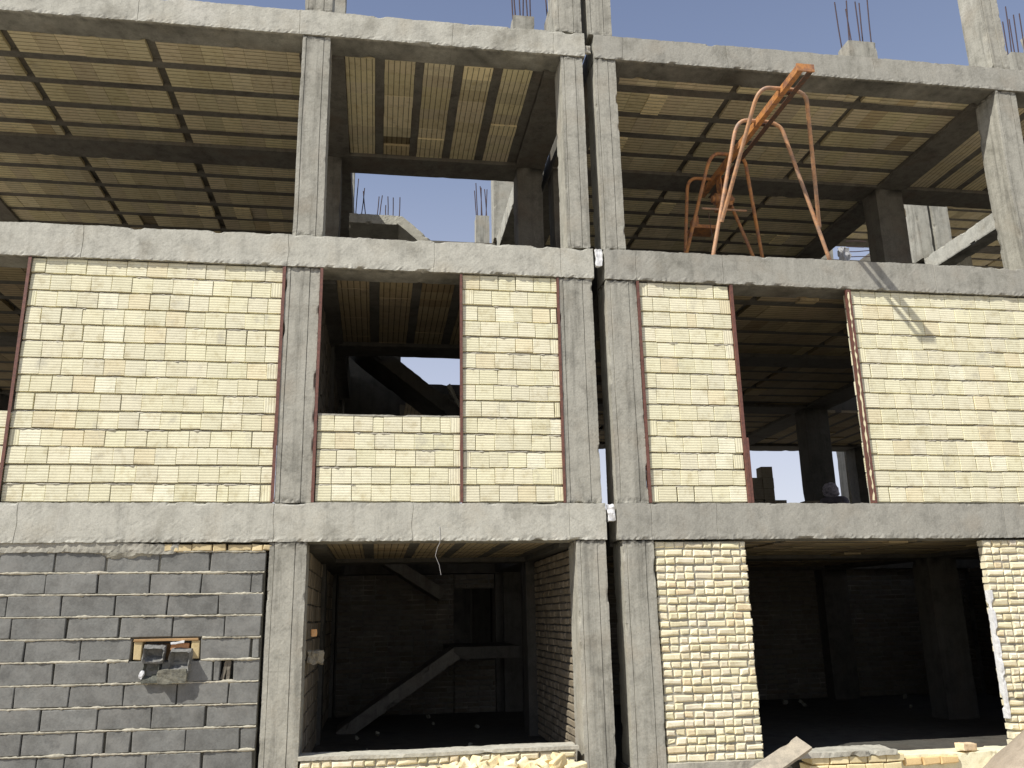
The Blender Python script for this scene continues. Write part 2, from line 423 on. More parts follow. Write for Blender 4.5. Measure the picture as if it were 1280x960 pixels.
# beams
def beam(bld, x0, x1, y0, y1, z0, z1, mat, res=.1, **k):
    sc[0] += 1
    return conc('beam', x0, x1, y0, y1, z0, z1, mat, bld, res=res, amp=.004, seed=sc[0], **k)
for k, (z0, z1) in enumerate(LV):
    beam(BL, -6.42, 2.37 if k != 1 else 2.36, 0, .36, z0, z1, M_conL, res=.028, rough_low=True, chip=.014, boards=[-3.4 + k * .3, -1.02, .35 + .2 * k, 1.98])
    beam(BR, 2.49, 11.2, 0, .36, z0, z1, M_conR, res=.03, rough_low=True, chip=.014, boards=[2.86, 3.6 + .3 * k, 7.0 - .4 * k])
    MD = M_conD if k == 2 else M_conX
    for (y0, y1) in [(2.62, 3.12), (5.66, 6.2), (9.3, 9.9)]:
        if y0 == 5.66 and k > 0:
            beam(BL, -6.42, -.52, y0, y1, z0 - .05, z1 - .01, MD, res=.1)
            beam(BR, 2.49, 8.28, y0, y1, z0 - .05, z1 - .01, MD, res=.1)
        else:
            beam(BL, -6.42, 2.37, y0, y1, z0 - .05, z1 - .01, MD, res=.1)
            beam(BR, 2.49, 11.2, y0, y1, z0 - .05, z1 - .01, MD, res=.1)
    for bld, a, b in [(BL, -6.42, -6.03), (BL, -1.05, -.52), (BL, 1.93, 2.36), (BR, 2.49, 2.9), (BR, 7.78, 8.28), (BR, 10.85, 11.2)]:
        for (y0, y1) in [(.362, 2.618), (3.122, 5.658), (6.202, 9.298)]:
            if k == 2 and y0 == 3.122 and (a in (1.93, 10.85)):
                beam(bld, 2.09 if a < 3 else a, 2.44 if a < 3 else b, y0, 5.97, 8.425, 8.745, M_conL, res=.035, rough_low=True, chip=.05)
                continue
            beam(bld, a, b, y0, y1, z0 - .045, z1 - .015, MD, res=.12)
# ribbed clay-filler slabs
def slab(bld, x0, x1, y0, y1, zb, zt, along, bands, cross=(), detail=True):
    """bands: list of (a,b) rib intervals across; fillers fill the rest. along='x' ribs run in x"""
    mb = MB()
    mb.box(x0, x1, y0, y1, zb + .05, zt - .02)
    lo, hi = (y0, y1) if along == 'x' else (x0, x1)
    for a, b in bands:
        if along == 'x': mb.box(x0, x1, a, b, zb + .004, zb + .049)
        else: mb.box(a, b, y0, y1, zb + .004, zb + .049)
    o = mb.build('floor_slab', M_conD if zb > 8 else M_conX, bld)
    for_ribs = sorted(bands); segs = []; c = lo
    for a, b in for_ribs:
        if a - c > .05: segs.append((c, a))
        c = b
    if hi - c > .05: segs.append((c, hi))
    fm = MB()
    l0, l1 = (x0, x1) if along == 'x' else (y0, y1)
    for a, b in segs:
        t = l0
        while t < l1 - .01:
            stp = min(.25 * U(.97, 1.03), l1 - t)
            e_ = t + stp
            if along == 'x':
                for cx in cross:
                    if t < cx + .05 and e_ > cx - .05:
                        # cross rib
                        if t < cx - .05: e_ = cx - .05
                        else: t = cx + .05; e_ = min(l1, t + .25)
            if e_ - t < .02: t = e_ + .001; continue
            br = U(.84, 1.12) * (1 + .16 * noise.noise(Vector((t * .9, a * .9, zb)))); tint = (br, br * U(.97, 1.01), br * U(.9, 1.02))
            if R() < .03: tint = (br * .8, br * .74, br * .66)
            z = zb + U(-.003, .004); g_ = .0015
            if R() < .035: z -= .018; tint = (br * 1.25, br * 1.22, br * 1.12)
            elif R() < .012: z += .03; tint = (.35, .32, .28)
            p0, p1 = a + U(0, .006), b - U(0, .006)
            if along == 'x':
                vs = [(t + g_, p0, z), (e_ - g_, p0, z), (e_ - g_, p1, z), (t + g_, p1, z)]
                uv = [(t, p0 - a), (e_, p0 - a), (e_, p1 - a), (t, p1 - a)]
            else:
                vs = [(p0, t + g_, z), (p1, t + g_, z), (p1, e_ - g_, z), (p0, e_ - g_, z)]
                uv = [(t, p0 - a), (t, p1 - a), (e_, p1 - a), (e_, p0 - a)]
            top = [(v[0], v[1], zb + .048) for v in vs]
            fm.add(vs + top, [(0, 3, 2, 1), (0, 1, 5, 4), (1, 2, 6, 5), (2, 3, 7, 6), (3, 0, 4, 7)], tint, [[uv[0], uv[3], uv[2], uv[1]]] + [[(0, .02)] * 4] * 4)
            t = e_
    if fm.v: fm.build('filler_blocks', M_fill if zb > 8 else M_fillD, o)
    return o
def ribs(y0, y1, first=.37, pitch=.49, w=.12):
    out = []; y = y0 + first
    while y + w < y1 - .05: out.append((y, y + w)); y += pitch
    return out
A, Bq, Cq = (.362, 2.618), (3.122, 5.658), (6.202, 9.298)
for k, (z0, z1) in enumerate(LV):
    for bay in (A, Bq, Cq):
        rb = [(.75, .87), (1.25, 1.37), (1.78, 1.90), (2.25, 2.37)] if bay is A else ribs(*bay)
        slab(BL, -6.03, -1.052, *bay, z0, z1, 'x', rb, (-4.36, -2.75))
        rb = [(.50, .66), (1.10, 1.22), (1.60, 1.73), (2.13, 2.25)] if bay is A else ribs(*bay)
        slab(BR, 2.902, 7.778, *bay, z0, z1, 'x', rb, (4.47, 6.22))
        if bay is not Bq:
            slab(BL, -.518, 1.928, *bay, z0, z1, 'y', [(-.155, -.04), (.335, .44), (.815, .93), (1.295, 1.42), (1.79, 1.92)])
            slab(BR, 8.282, 10.848, *bay, z0, z1, 'y', [(8.66 + .48 * i, 8.78 + .48 * i) for i in range(5)])
# ground floor slabs inside
for bld, a, b in [(BL, -6.4, 2.36), (BR, 2.5, 11.2)]:
    conc('ground_slab', a, b, .05, 9.9, .0, .40, M_conX, bld, res=.25, amp=.008)
# neighbouring taller frame
for i, x in enumerate([11.22, 15.2, 19.5, 23.8]):
    for y0 in (0, 2.62, 6.0, 10.5):
        if i == 0:
            column(BT, x, x + .36, y0, y0 + .36, 0, 11.7 if y0 != 0 else 8.7, res=.06 if y0 == 6.0 else .2, mat=M_conC, rough_ends=0)
        else: column(BT, x, x + .36, y0, y0 + .36, 0, 11.25, res=.3, mat=M_conC, rough_ends=0)
for z0, z1 in LV: beam(BT, 11.25, 24.2, 0, .36, z0, z1, M_conR, res=.2)
for z0, z1 in LV[:2]: slab(BT, 11.6, 24, .4, 10.4, z0, z1, 'x', ribs(.4, 10.4), ())
slab(BT, 11.6, 24, 5.72, 10.45, 11.28, 11.65, 'x', ribs(5.72, 10.45), (13.4, 15.2))
beam(BT, 11.60, 24.2, 10.452, 10.9, 11.25, 11.66, M_conD, res=.2)
slab(BT, 13.6, 24, 10.91, 16.5, 11.28, 11.65, 'x', ribs(10.91, 16.5), (15.2, 17))
beam(BT, 13.55, 24.2, 16.51, 17, 11.25, 11.66, M_conD, res=.2)
column(BT, 13.6, 14, 16.2, 16.5, 0, 11.25, res=.3, mat=M_conC)

# stairs of the left building
def ramp_slab(name, bld, xa, za, xb, zb, y0, y1, th, mat, seed=0):
    L_ = math.hypot(xb - xa, zb - za); an = math.atan2(zb - za, xb - xa)
    Mx = Matrix.Translation((xa, 0, za)) @ Matrix.Rotation(-an, 4, 'Y')
    return conc(name, 0, L_, y0, y1, -th, 0, mat, bld, res=.05, amp=.006, chip=.03, seed=seed, M=Mx)
lz = conc('stair_landing', -.56, .27, 4.0, 5.2, 7.98, 8.14, M_conL, BL, res=.03, amp=.010, chip=.04, seed=5)
for x, h in ((-.46, .66), (-.37, .50), (-.30, .44), (-.12, .37), (-.08, .39), (.02, .22), (.055, .37), (.135, .35), (.235, .37)):
    rebar(lz, x, 4.05, 8.12, h, .008, (U(-.12, .16), U(-.05, .05)))
ramp_slab('stair_flight', BL, .28, 8.13, 1.35, 7.22, 4.0, 5.2, .15, M_conL, 8)
conc('stair_landing', 1.30, 1.93, 4.0, 5.2, 7.05, 7.20, M_conD, BL, res=.08)
ramp_slab('stair_flight', BL, -.48, 6.16, 1.36, 4.72, 3.6, 4.7, .2, M_conX, 9)
conc('stair_landing', .74, 1.93, 4.72, 5.6, 5.36, 5.53, M_conX, BL, res=.08)
ramp_slab('stair_flight', BL, 1.05, 5.33, 1.38, 4.70, 3.9, 4.0, .06, M_conL, 12)
ramp_slab('stair_flight', BL, -.50, .42, 1.07, 1.46, 3.6, 4.5, .17, M_conD, 10)
conc('stair_landing', 1.072, 2.02, 3.6, 5.55, 1.31, 1.47, M_conX, BL, res=.06)
ramp_slab('stair_flight', BL, -.2, 3.05, 1.05, 2.27, 4.62, 5.5, .17, M_conD, 11)
# ------------------------------------------------------------------ masonry
def clay_wall(bld, x0, x1, z0, z1, n, y0=.03, w=.2, skip=None, th=.15):
    mb = MB(); h = (z1 - z0) / n
    for r_ in range(n):
        x = x0 + U(0, .004); first = True
        zc = z0 + h * (r_ + .5)
        tiltrow = U(-.003, .006); zc += U(-.003, .003); zs_r = U(-.0016, .0016)
        while x < x1 - .015:
            ww = w * U(.965, 1.03)
            if first: ww = U(.07, .19) if R() < .75 else ww
            if R() < .02: ww *= .55
            if x + ww > x1 - .03: ww = x1 - x
            gap = U(.0015, .006) + (U(.008, .022) if R() < .05 else 0)
            end = (first or x + ww >= x1 - .001) and ww < .13 and R() < .7
            b_ = U(.93, 1.05); tint = (b_, b_ * U(.985, 1.0), b_ * U(.94, 1.01))
            if end: tint = tuple(t * 1.03 for t in tint)
            if R() < .06: tint = (b_ * 1.0, b_ * .945, b_ * .88)
            if R() < .04: tint = (1.10, 1.11, 1.15)
            hh = h - .019
            if R() < .03: hh -= .012
            mb.brick(x + ww / 2, zc + .006 + U(-.003, .003) + zs_r * (x - x0), ww - gap, hh, y0 + tiltrow + U(-.003, .003), th, .0035, tint, .0022, U(-.012, .012), U(-.02, .008) - .012, 0, end)
            x += ww; first = False
    o = mb.build('block_wall', M_clay, bld)
    m2 = MB()
    # mortar core and squeezed-out lumps
    m2.box(x0 + .004, x1 - .004, y0 + .030, y0 + th - .01, z0 + .002, z1 - .004)
    for r_ in range(1, n):
        z = z0 + h * r_ - .004
        x = x0 + .02
        while x < x1 - .1:
            l_ = U(.05, .4)
            if R() < .62:
                segs = max(2, int(l_ / .03)); pr = []
                for i in range(segs + 1):
                    xx = min(x1 - .01, x + l_ * i / segs)
                    pr.append((xx, y0 + .012 + noise.noise(Vector((xx * 20, z * 9, 1))) * .012, z + noise.noise(Vector((xx * 14, z, 7))) * .003))
                m2.tube(pr, [.003] + [.006 + abs(noise.noise(Vector((p[0] * 30, 0, z)))) * .011 for p in pr[1:-1]] + [.003], 5, (1.15, 1.13, 1.1))
            x += l_ + U(0, .3)
    m2.build('mortar', M_mort, o)
    return o
def post(bld, x, z0, z1, w=.03, label=None, punched=False, y0=.004):
    mb = MB()
    mb.box(x - w / 2, x + w / 2, y0, y0 + .006, z0, z1)
    mb.box(x - w / 2, x - w / 2 + .006, y0 + .007, y0 + .05, z0, z1)
    o = mb.build('steel_post', M_post, bld)
    if punched:
        m2 = MB(); z = z0 + .03; vs = []
        while z < z1 - .03:
            w_ = w * (.06 + .42 * max(0, min(1, .5 + 1.5 * noise.noise(Vector((1.3, 0, z * 17))))))
            xc = x - w * .16 + noise.noise(Vector((4, 0, z * 11))) * w * .2
            vs.append([(xc - w_ / 2, y0 - .003, z), (xc + w_ / 2, y0 - .003, z)]); z += .012
        fl = [p for q_ in vs for p in q_]
        m2.add(fl, [(2 * i, 2 * i + 1, 2 * i + 3, 2 * i + 2) for i in range(len(vs) - 1)], (1, .95, .86))
        m2.build('mortar_blot', M_clay, o)
    if label: o['label'] = label
    return o
# second storey, left building
zb, zt = 3.006, 5.53
H14 = (zt - zb) / 14
clay_wall(BL, -3.575, -1.062, zb, zt, 14)
clay_wall(BL, -6.04, -3.605, zb, zb + 5 * H14, 5)
clay_wall(BL, -.638, .839, zb, zb + 5 * H14, 5)
clay_wall(BL, .862, 1.927, zb, zt, 14)
post(BL, -3.59, zb, zt); post(BL, -1.047, zb, zt, .032); post(BL, -.655, zb, zt); post(BL, .85, zb, zt, .026); post(BL, 1.937, zb, zt, .024)
conc('sill_mortar', -.64, .83, .035, .17, zb + 5 * H14, zb + 5 * H14 + .018, M_mort, BL, res=.03, amp=.004)
# second storey, right building
clay_wall(BR, 2.885, 3.965, zb, zt, 14)
clay_wall(BR, 5.475, 7.845, zb, zt, 14)
post(BR, 2.866, zb, zt); post(BR, 3.985, zb, zt, .034); post(BR, 5.445, zb, zt, .055, 'red door post blotched with pale mortar', True)
post(BR, 4.015, zb, zb + .72, .03)
# ground storey brick
def brick_wall(bld, x0, x1, z0, z1, n, y0=.03, mat=None, axis='x', seedj=.004, name='brick_wall', ragged=0, mort=None, flip=1, bw=.105):
    """axis='x': wall in the facade plane; axis='y': wall running into depth at plane x=y0, face pointing to flip"""
    mb = MB(); h = (z1 - z0) / n
    Mx = None
    if axis == 'y':
        Mx = Matrix.Translation((y0, 0, 0)) @ Matrix.Rotation(flip * math.pi / 2, 4, 'Z')
    yy = y0 if axis == 'x' else 0
    for r_ in range(n):
        x = x0 - (U(0, ragged)); zc = z0 + h * (r_ + .5); end_x = x1 + (U(-ragged, ragged))
        while x < end_x - .02:
            ww = bw * U(.92, 1.06)
            if R() < .2: ww = bw * 2 * U(.95, 1.02)
            if x + ww > end_x - .04: ww = end_x - x
            b_ = U(.88, 1.06); tint = (b_, b_ * U(.97, 1.0), b_ * U(.88, 1.0))
            t_ = R()
            if t_ < .05: tint = (b_ * .96, b_ * .88, b_ * .78)
            elif t_ < .18: tint = (1.12, 1.12, 1.10)
            elif t_ < .22: tint = (b_ * .86, b_ * .82, b_ * .72)
            jj = 1.6 if R() < .1 else 1
            if axis == 'x': mb.brick(x + ww / 2, zc + U(-.004, .004), ww - .009, h - .017 - (0.006 if R() < .2 else 0), yy + U(-.006, .010), .1, .014, tint, seedj * jj * 1.3, U(-.04, .04), U(-.04, .03), U(-.02, .02))
            else:
                s_ = x + ww / 2
                mb.brick(s_ * flip, zc + U(-.003, .003), ww - .007, h - .015, U(-.006, .008), .1, .010, tint, seedj * jj, U(-.04, .04), U(-.04, .03), U(-.02, .02), False, Mx)
            x += ww
    o = mb.build(name, mat or M_brick, bld)
    m2 = MB()
    if axis == 'x': m2.box(x0 + .006, x1 - .006 - ragged, y0 + .019, y0 + .095, z0, z1 - .003, (1, .99, .95))
    else:
        a, b = (y0 + .022, y0 + .095) if flip < 0 else (y0 - .095, y0 - .022)
        if flip > 0: a, b = y0 - .095, y0 - .022
        m2.box(a, b, x0, x1, z0, z1, (.7, .7, .68))
    m2.build('mortar', mort or M_mort, o)
    return o
brick_wall(BR, 2.895, 3.905, .43, 2.60, 27, ragged=.008)
brick_wall(BR, 6.705, 7.845, .43, 2.60, 27, ragged=.008)
brick_wall(BR, 8.27, 10.58, .43, 2.60, 27, ragged=.008)
conc('wall_footing', 2.88, 3.95, -.02, .3, .30, .43, M_mort, BR, res=.04, amp=.01)
# inner walls: side wall right of the stair bay (facing -x) , back walls, left side wall
brick_wall(BL, .42, 2.64, .42, 2.60, 26, y0=2.03, axis='y', flip=-1, bw=.2) if False else None
def side_wall(bld, xface, ya, yb, z0, z1, n, face, mat, bw=.2):
    """wall running in depth whose visible face points to +x (face=1) or -x (face=-1)"""
    mb = MB(); h = (z1 - z0) / n
    Mx = Matrix.Translation((xface, 0, 0)) @ Matrix.Rotation(math.pi / 2 * face, 4, 'Z')
    for r_ in range(n):
        s = ya; zc = z0 + h * (r_ + .5)
        while s < yb - .02:
            ww = bw * U(.9, 1.05) * (.5 if R() < .3 else 1)
            if s + ww > yb - .04: ww = yb - s
            b_ = U(.75, 1.1)
            mb.brick((s + ww / 2) * face, zc, ww - .008, h - .016, U(-.006, .006), .09, .008, (b_, b_ * .95, b_ * .86), .004, U(-.03, .03), U(-.04, .04), 0, False, Mx)
            s += ww
    o = mb.build('brick_wall', mat, bld)
    m2 = MB(); a, b = (xface - .085, xface - .02) if face > 0 else (xface + .02, xface + .085)
    m2.box(a, b, ya, yb, z0, z1, (.7, .7, .68)); m2.build('mortar', M_mortg, o)
    return o
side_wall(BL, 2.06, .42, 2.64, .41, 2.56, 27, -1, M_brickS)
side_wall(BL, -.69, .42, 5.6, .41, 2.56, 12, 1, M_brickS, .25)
conc('added_back_wall', 2.07, 2.36, 5.62, 5.72, .3, 2.6, M_conX, BL, res=.4)  # added wall, closes the gap to the bright outside
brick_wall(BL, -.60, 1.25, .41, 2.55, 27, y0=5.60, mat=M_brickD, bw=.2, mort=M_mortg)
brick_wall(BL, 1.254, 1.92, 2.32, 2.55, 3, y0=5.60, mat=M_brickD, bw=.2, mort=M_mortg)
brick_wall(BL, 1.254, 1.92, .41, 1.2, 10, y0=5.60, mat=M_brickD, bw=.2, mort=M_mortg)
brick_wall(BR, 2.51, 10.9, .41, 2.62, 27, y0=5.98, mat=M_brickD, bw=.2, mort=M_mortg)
conc('added_back_wall', -6.4, 2.42, 9.95, 10.1, .3, 2.6, M_mortg, BL, res=.4)  # added wall at the rear that keeps the ground-floor interior dark
conc('added_back_wall', 2.5, 11, 9.95, 10.1, .3, 2.6, M_mortg, BR, res=.4)  # same added light-blocking wall behind the right building
conc('added_joint_wall', 2.37, 2.48, 5.9, 10.0, .3, 2.6, M_conX, BL, res=.4)  # added wall, blocks daylight coming through the joint
conc('added_end_wall', 10.7, 10.85, .5, 9.9, .3, 2.6, M_mortg, BR, res=.4)  # added wall, encloses the bay so its interior stays dark
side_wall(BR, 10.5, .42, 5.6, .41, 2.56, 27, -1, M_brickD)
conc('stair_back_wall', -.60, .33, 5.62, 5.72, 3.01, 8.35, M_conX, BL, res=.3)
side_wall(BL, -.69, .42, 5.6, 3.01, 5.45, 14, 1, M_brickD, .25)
# sill of the ground opening
brick_wall(BL, -.67, 1.95, .22, .60, 5, y0=-.02, bw=.1)
conc('sill_mortar', -.69, 1.98, -.03, .28, .602, .635, M_mort, BL, res=.03, amp=.008, base=1.6)
# grey block wall of the left bay
hx0, hx1, hz0, hz1 = -2.245, -1.655, 1.525, 1.705
def grey_wall():
    mb = MB(); h = .2015; zrow = .31 - h; m2 = MB()
    for r_ in range(11):
        z0 = zrow + h * (r_ + 1)
        z0 = .31 + h * r_
        x = -6.03 - U(0, .4) + (0.25 if r_ % 2 else 0)
        zc = z0 + h / 2; slope = .006
        zf = lambda xx: (xx + 1.06) * -slope
        row_hole = abs(zc - 1.615) < .1
        while x < -1.075:
            ww = .475 * U(.975, 1.02)
            if R() < .10: ww *= .5
            x1 = x + ww
            if row_hole and x < hx0 - .03 and x1 > hx0 - .12: x1 = hx0 - .015; ww = x1 - x
            if row_hole and x >= hx0 - .03 and x < hx1: x = hx1 + .01; continue
            if x1 > -1.16: x1 = -1.075 - U(0, .02); ww = x1 - x
            # narrow slot in the course below the hole
            if abs(zc - 1.415) < .1 and x < -1.44 and x1 > -1.44: x1 = -1.44; ww = x1 - x
            elif abs(zc - 1.415) < .1 and -1.445 < x < -1.33: x = -1.325; continue
            gp = .010 + (U(.006, .018) if R() < .25 else 0)
            b_ = U(.86, 1.12)
            tint = (b_, b_, b_)
            if ww > .04:
                mb.brick((x + x1) / 2, zc + zf((x + x1) / 2), ww - gp, h - .016, .03 + U(-.005, .007), .18, .006, tint, .005, U(-.008, .008), U(-.012, .008), U(-.004, .004))
            x = x1 + .0005
        # bed joint: pale squeezed mortar ridge
        pts = []; rr = []; xx = -6.0
        zb_ = z0 + h - .001
        while xx < -1.08:
            inhole = (hx0 - .02 < xx < hx1 + .02) and abs(zb_ - 1.61) < .13
            nz = noise.noise(Vector((xx * 9, zb_ * 5, 2))); n2 = noise.noise(Vector((xx * 40, zb_, 5)))
            if inhole:
                if len(pts) > 1: m2.tube(pts, rr, 5, (1.15, 1.12, 1.05))
                pts = []; rr = []
            else:
                pts.append((xx, .034 + nz * .012, zb_ + zf(xx) + n2 * .005)); rr.append(.006 + max(0, nz) * .018 + abs(n2) * .010)
            xx += .018
        if len(pts) > 1: m2.tube(pts, rr, 5, (1.15, 1.12, 1.05))
    o = mb.build('grey_block_wall', M_grey, BL)
    for a, b, c, d in [(-6.04, hx0 - .01, .25, 2.53), (hx1 + .01, -1.45, .25, 2.53), (-1.325, -1.08, .25, 2.53), (-1.45, -1.325, .25, 1.32), (-1.45, -1.325, 1.52, 2.53), (hx0 - .01, hx1 + .01, .25, 1.50), (hx0 - .01, hx1 + .01, 1.72, 2.53)]:
        m2.box(a, b, .062, .19, c, d, (.35, .35, .34))
    m2.build('mortar', M_mort, o)
    return o
GW = grey_wall()
# ragged mortar bedding under the beam with a few yellow brick pieces
conc('mortar_bed', -6.0, -1.9, .02, .2, 2.515, 2.612, M_mort, GW, res=.028, amp=.022, chip=.03, seed=31, base=.95)
mb = MB(); x = -2.05
while x < -1.1:
    w_ = U(.09, .24); b_ = U(.8, 1.1); mb.brick(x + w_ / 2, 2.565, w_ - .012, .06, .02 + U(-.01, .01), .1, .008, (b_ * .85, b_ * .75, b_ * .58), .009, U(-.1, .1), U(-.1, .1), U(-.08, .08)); x += w_
mb.build('brick_packing', M_brick, GW)
mb = MB()
def smear(x, z):
    k = (z - 2.50) * 9 + noise.noise(Vector((x * 2.1, z * 3, 1))) * 1.1 + noise.noise(Vector((x * 9, z * 9, 4))) * .5 - max(0, (x + 2.6)) * 1.2
    return k
xs_ = [-5.99 + .022 * i for i in range(200)]; zs_ = [2.30 + .012 * i for i in range(20)]; b0 = len(mb.v)
vs = []
for z in zs_:
    for x in xs_:
        k = smear(x, z); vs.append((x + noise.noise(Vector((x * 30, z * 30, 0))) * .006, (.045 - min(.032, max(0, k) * .05 + .012) + noise.noise(Vector((x * 25, z * 25, 8))) * .007) if k > 0 else .058, z))
mb.add(vs, [(j_ * 200 + i_, j_ * 200 + i_ + 1, (j_ + 1) * 200 + i_ + 1, (j_ + 1) * 200 + i_) for j_ in range(19) for i_ in range(199)], (.9, .9, .88))
mb.build('mortar_smear', M_mort, GW)
# the hole: timber-coloured frame bricks inside
mb = MB()
mb.brick(-2.20, 1.615, .075, .165, .035, .14, .006, (.72, .62, .46), .004)
mb.brick(-1.685, 1.615, .075, .165, .035, .14, .006, (.72, .62, .46), .004)
mb.brick(-1.95, 1.708, .58, .022, .02, .14, .003, (.55, .38, .25), .004)
mb.brick(-1.95, 1.60, .44, .15, .14, .03, .003, (.35, .25, .18), .004)
mb.brick(-1.83, 1.645, .17, .06, .05, .06, .004, (.75, .42, .28), .006, 0, 0, .05)
mb.build('brick_lining', M_brick, GW)

# ------------------------------------------------------------------ loose things stuck in the hole
def lump(name, cx, cy, cz, sx, sy, sz, mat, rot, label, cat, group=None, hollow=False, seed=0, tint=(1, 1, 1), nse=.02, par=None):
    bm = bmesh.new()
    bmesh.ops.create_cube(bm, size=1)
    bmesh.ops.subdivide_edges(bm, edges=bm.edges[:], cuts=5, use_grid_fill=True)
    Mr = Matrix.Rotation(rot[2], 4, 'Z') @ Matrix.Rotation(rot[0], 4, 'X') @ Matrix.Rotation(rot[1], 4, 'Y')
    for v in bm.verts:
        p = v.co
        # soften corners
        q_ = Vector((p.x, p.y, p.z)); mcount = sum(abs(abs(c) - .5) < 1e-4 for c in q_)
        if mcount >= 2: q_ *= .96
        if hollow and q_.y < -.4 and abs(q_.x) < .36 and -.3 < q_.z: q_.y += .62
        s_ = Vector((q_.x * sx, q_.y * sy, q_.z * sz))
        nn = noise.noise_vector(s_ * 22 + Vector((seed * 3.3, seed, 0))) * nse + noise.noise_vector(s_ * 70 + Vector((seed, 0, 2))) * nse * .3
        v.co = Mr @ (s_ + nn)
    me = bpy.data.meshes.new(name); bm.to_mesh(me); bm.free()
    ca = me.color_attributes.new('tint', 'FLOAT_COLOR', 'POINT'); ca.data.foreach_set('color', list((*tint, 1)) * len(me.vertices))
    me.materials.append(mat)
    o = bpy.data.objects.new(name, me); COL.objects.link(o); o.location = (cx, cy, cz)
    return tag(o, label, cat, group)
M_lump = simple('rough_cinder', (.25, .245, .22), .95, 0, .35, 26, (.15, .15, .14), .012)
lump('block_fragment', -2.045, .02, 1.585, .19, .15, .14, M_lump, (.35, .05, .1), 'hollow grey block fragment at the upper left of the wall hole', 'block', hollow=True, seed=1, nse=.012)
lump('block_fragment', -1.80, .015, 1.52, .19, .15, .20, M_lump, (.3, .05, -.12), 'chunky grey block fragment at the upper right of the wall hole', 'block', hollow=True, seed=2, nse=.014)
lump('block_fragment', -1.86, .0, 1.385, .26, .11, .125, M_lump, (.05, -.04, .05), 'long grey-brown block fragment lowest in the group below the wall hole', 'block', seed=3, tint=(.95, .92, .78), nse=.012)
lump('block_fragment', -2.06, .02, 1.42, .14, .08, .19, M_lump, (.05, .05, .0), 'dark grey block fragment hanging at the lower left below the wall hole', 'block', hollow=True, seed=4, tint=(.6, .62, .55), nse=.014)
lump('foam_scrap', -2.135, -.01, 1.40, .03, .03, .075, M_white, (0, .3, 0), 'small white foam scrap left of the block fragments on the grey wall', 'foam', seed=5, nse=.014)
lump('foam_scrap', -1.84, .01, 1.682, .12, .04, .02, M_white, (0, -.1, 0), 'thin white foam scrap lying along the top of the wall hole', 'foam', seed=6, nse=.006)
for i, (x, rr_) in enumerate(((-1.405, .22), (-1.37, .05))):
    lump('wood_splinter', x, .07, 1.425, .03, .03, .18, M_wood, (0, rr_, 0), 'broken splinter standing in the narrow slot of the grey wall', 'splinter', 'splinters in the wall slot', seed=7 + i, tint=(.45, .45, .45), nse=.006)
# white foam in the building joint
lump('foam_scrap', 2.425, .03, 5.80, .075, .05, .21, M_white, (0, .03, 0), 'white foam strip packed in the joint at the upper floor beam', 'foam', seed=9, nse=.012)
lump('foam_scrap', 2.43, .03, 2.90, .075, .05, .17, M_white, (0, -.1, 0), 'crumpled white foam piece packed in the joint at the lower floor beam', 'foam', seed=10, nse=.018)
lump('foam_scrap', 2.41, .05, 8.55, .07, .06, .09, M_mort, (0, -.1, 0), 'small mortar lump wedged in the joint at the roof beam', 'mortar', seed=12, nse=.018)

# ------------------------------------------------------------------ orange hoist
def U_leg(p0, p1, p2, p3, r=.022, n=9, bend=.13):
    """inverted U: foot p0, shoulders p1 p2, foot p3"""
    P = [Vector(p) for p in (p0, p1, p2, p3)]; pts = [P[0]]
    for c, a, b in ((P[1], P[0], P[2]), (P[2], P[1], P[3])):
        u = (a - c).normalized(); v = (b - c).normalized()
        s_, e_ = c + u * bend * 1.6, c + v * bend
        for t in [i / 7 for i in range(8)]:
            pts.append(s_ * (1 - t) ** 2 + c * 2 * t * (1 - t) + e_ * t * t)
    pts.append(P[3]); return pts
HO = empty('construction_hoist', (4.55, .5, 5.9), 'rusty orange hoist of bent tube legs and a long rail jutting over the floor edge', 'hoist')
HZ = 7.60
def leg(pts, mat, label=None):
    mb = MB(); mb.tube(pts, .0235, 9); o = mb.build('tube_leg', mat, HO)
    if label: o['label'] = label
    return o
leg(U_leg((3.83, .10, 5.90), (4.19, -.13, HZ + .02), (4.74, -.13, HZ + .02), (5.30, .07, 5.90)), M_orworn)
leg(U_leg((3.945, .02, 6.33), (4.17, -.80, HZ + .02), (4.74, -.80, HZ + .02), (5.19, .03, 6.33)), M_orworn)
leg(U_leg((3.95, 1.42, 5.92), (4.09, 1.33, HZ + .02), (4.56, 1.33, HZ + .02), (5.18, 1.42, 5.92)), M_orange)
leg(U_leg((3.86, 1.34, 6.05), (4.16, .66, HZ + .02), (4.62, .66, HZ + .02), (5.10, 1.34, 6.05)), M_orange)
def rail(x, mat, sg, z=HZ):
    mb = MB(); mb.box(x - .003, x + .003, -1.22, 1.75, z - .042, z + .042); mb.box(x + .0035 * sg, x + .062 * sg, -1.22, 1.75, z - .042, z - .036)
    return mb.build('rail', mat, HO)
rail(4.425, M_orange, 1); rail(4.60, M_dark, -1)
mb = MB(); mb.box(4.41, 4.615, -1.24, -1.222, HZ - .045, HZ + .045); mb.build('end_plate', M_orange, HO)
for y_ in (-.78, -.12, .68, 1.35):
    mb = MB(); mb.box(4.429, 4.596, y_ - .03, y_ + .03, HZ - .022, HZ - .014); mb.build('cross_plate', M_dark, HO)
mb = MB(); mb.box(4.42, 4.58, 1.05, 1.30, 7.10, 7.16); mb.box(4.46, 4.475, 1.1, 1.25, 7.16, HZ - .03); mb.box(4.53, 4.545, 1.1, 1.25, 7.16, HZ - .03); mb.build('motor_mount', M_orange, HO)
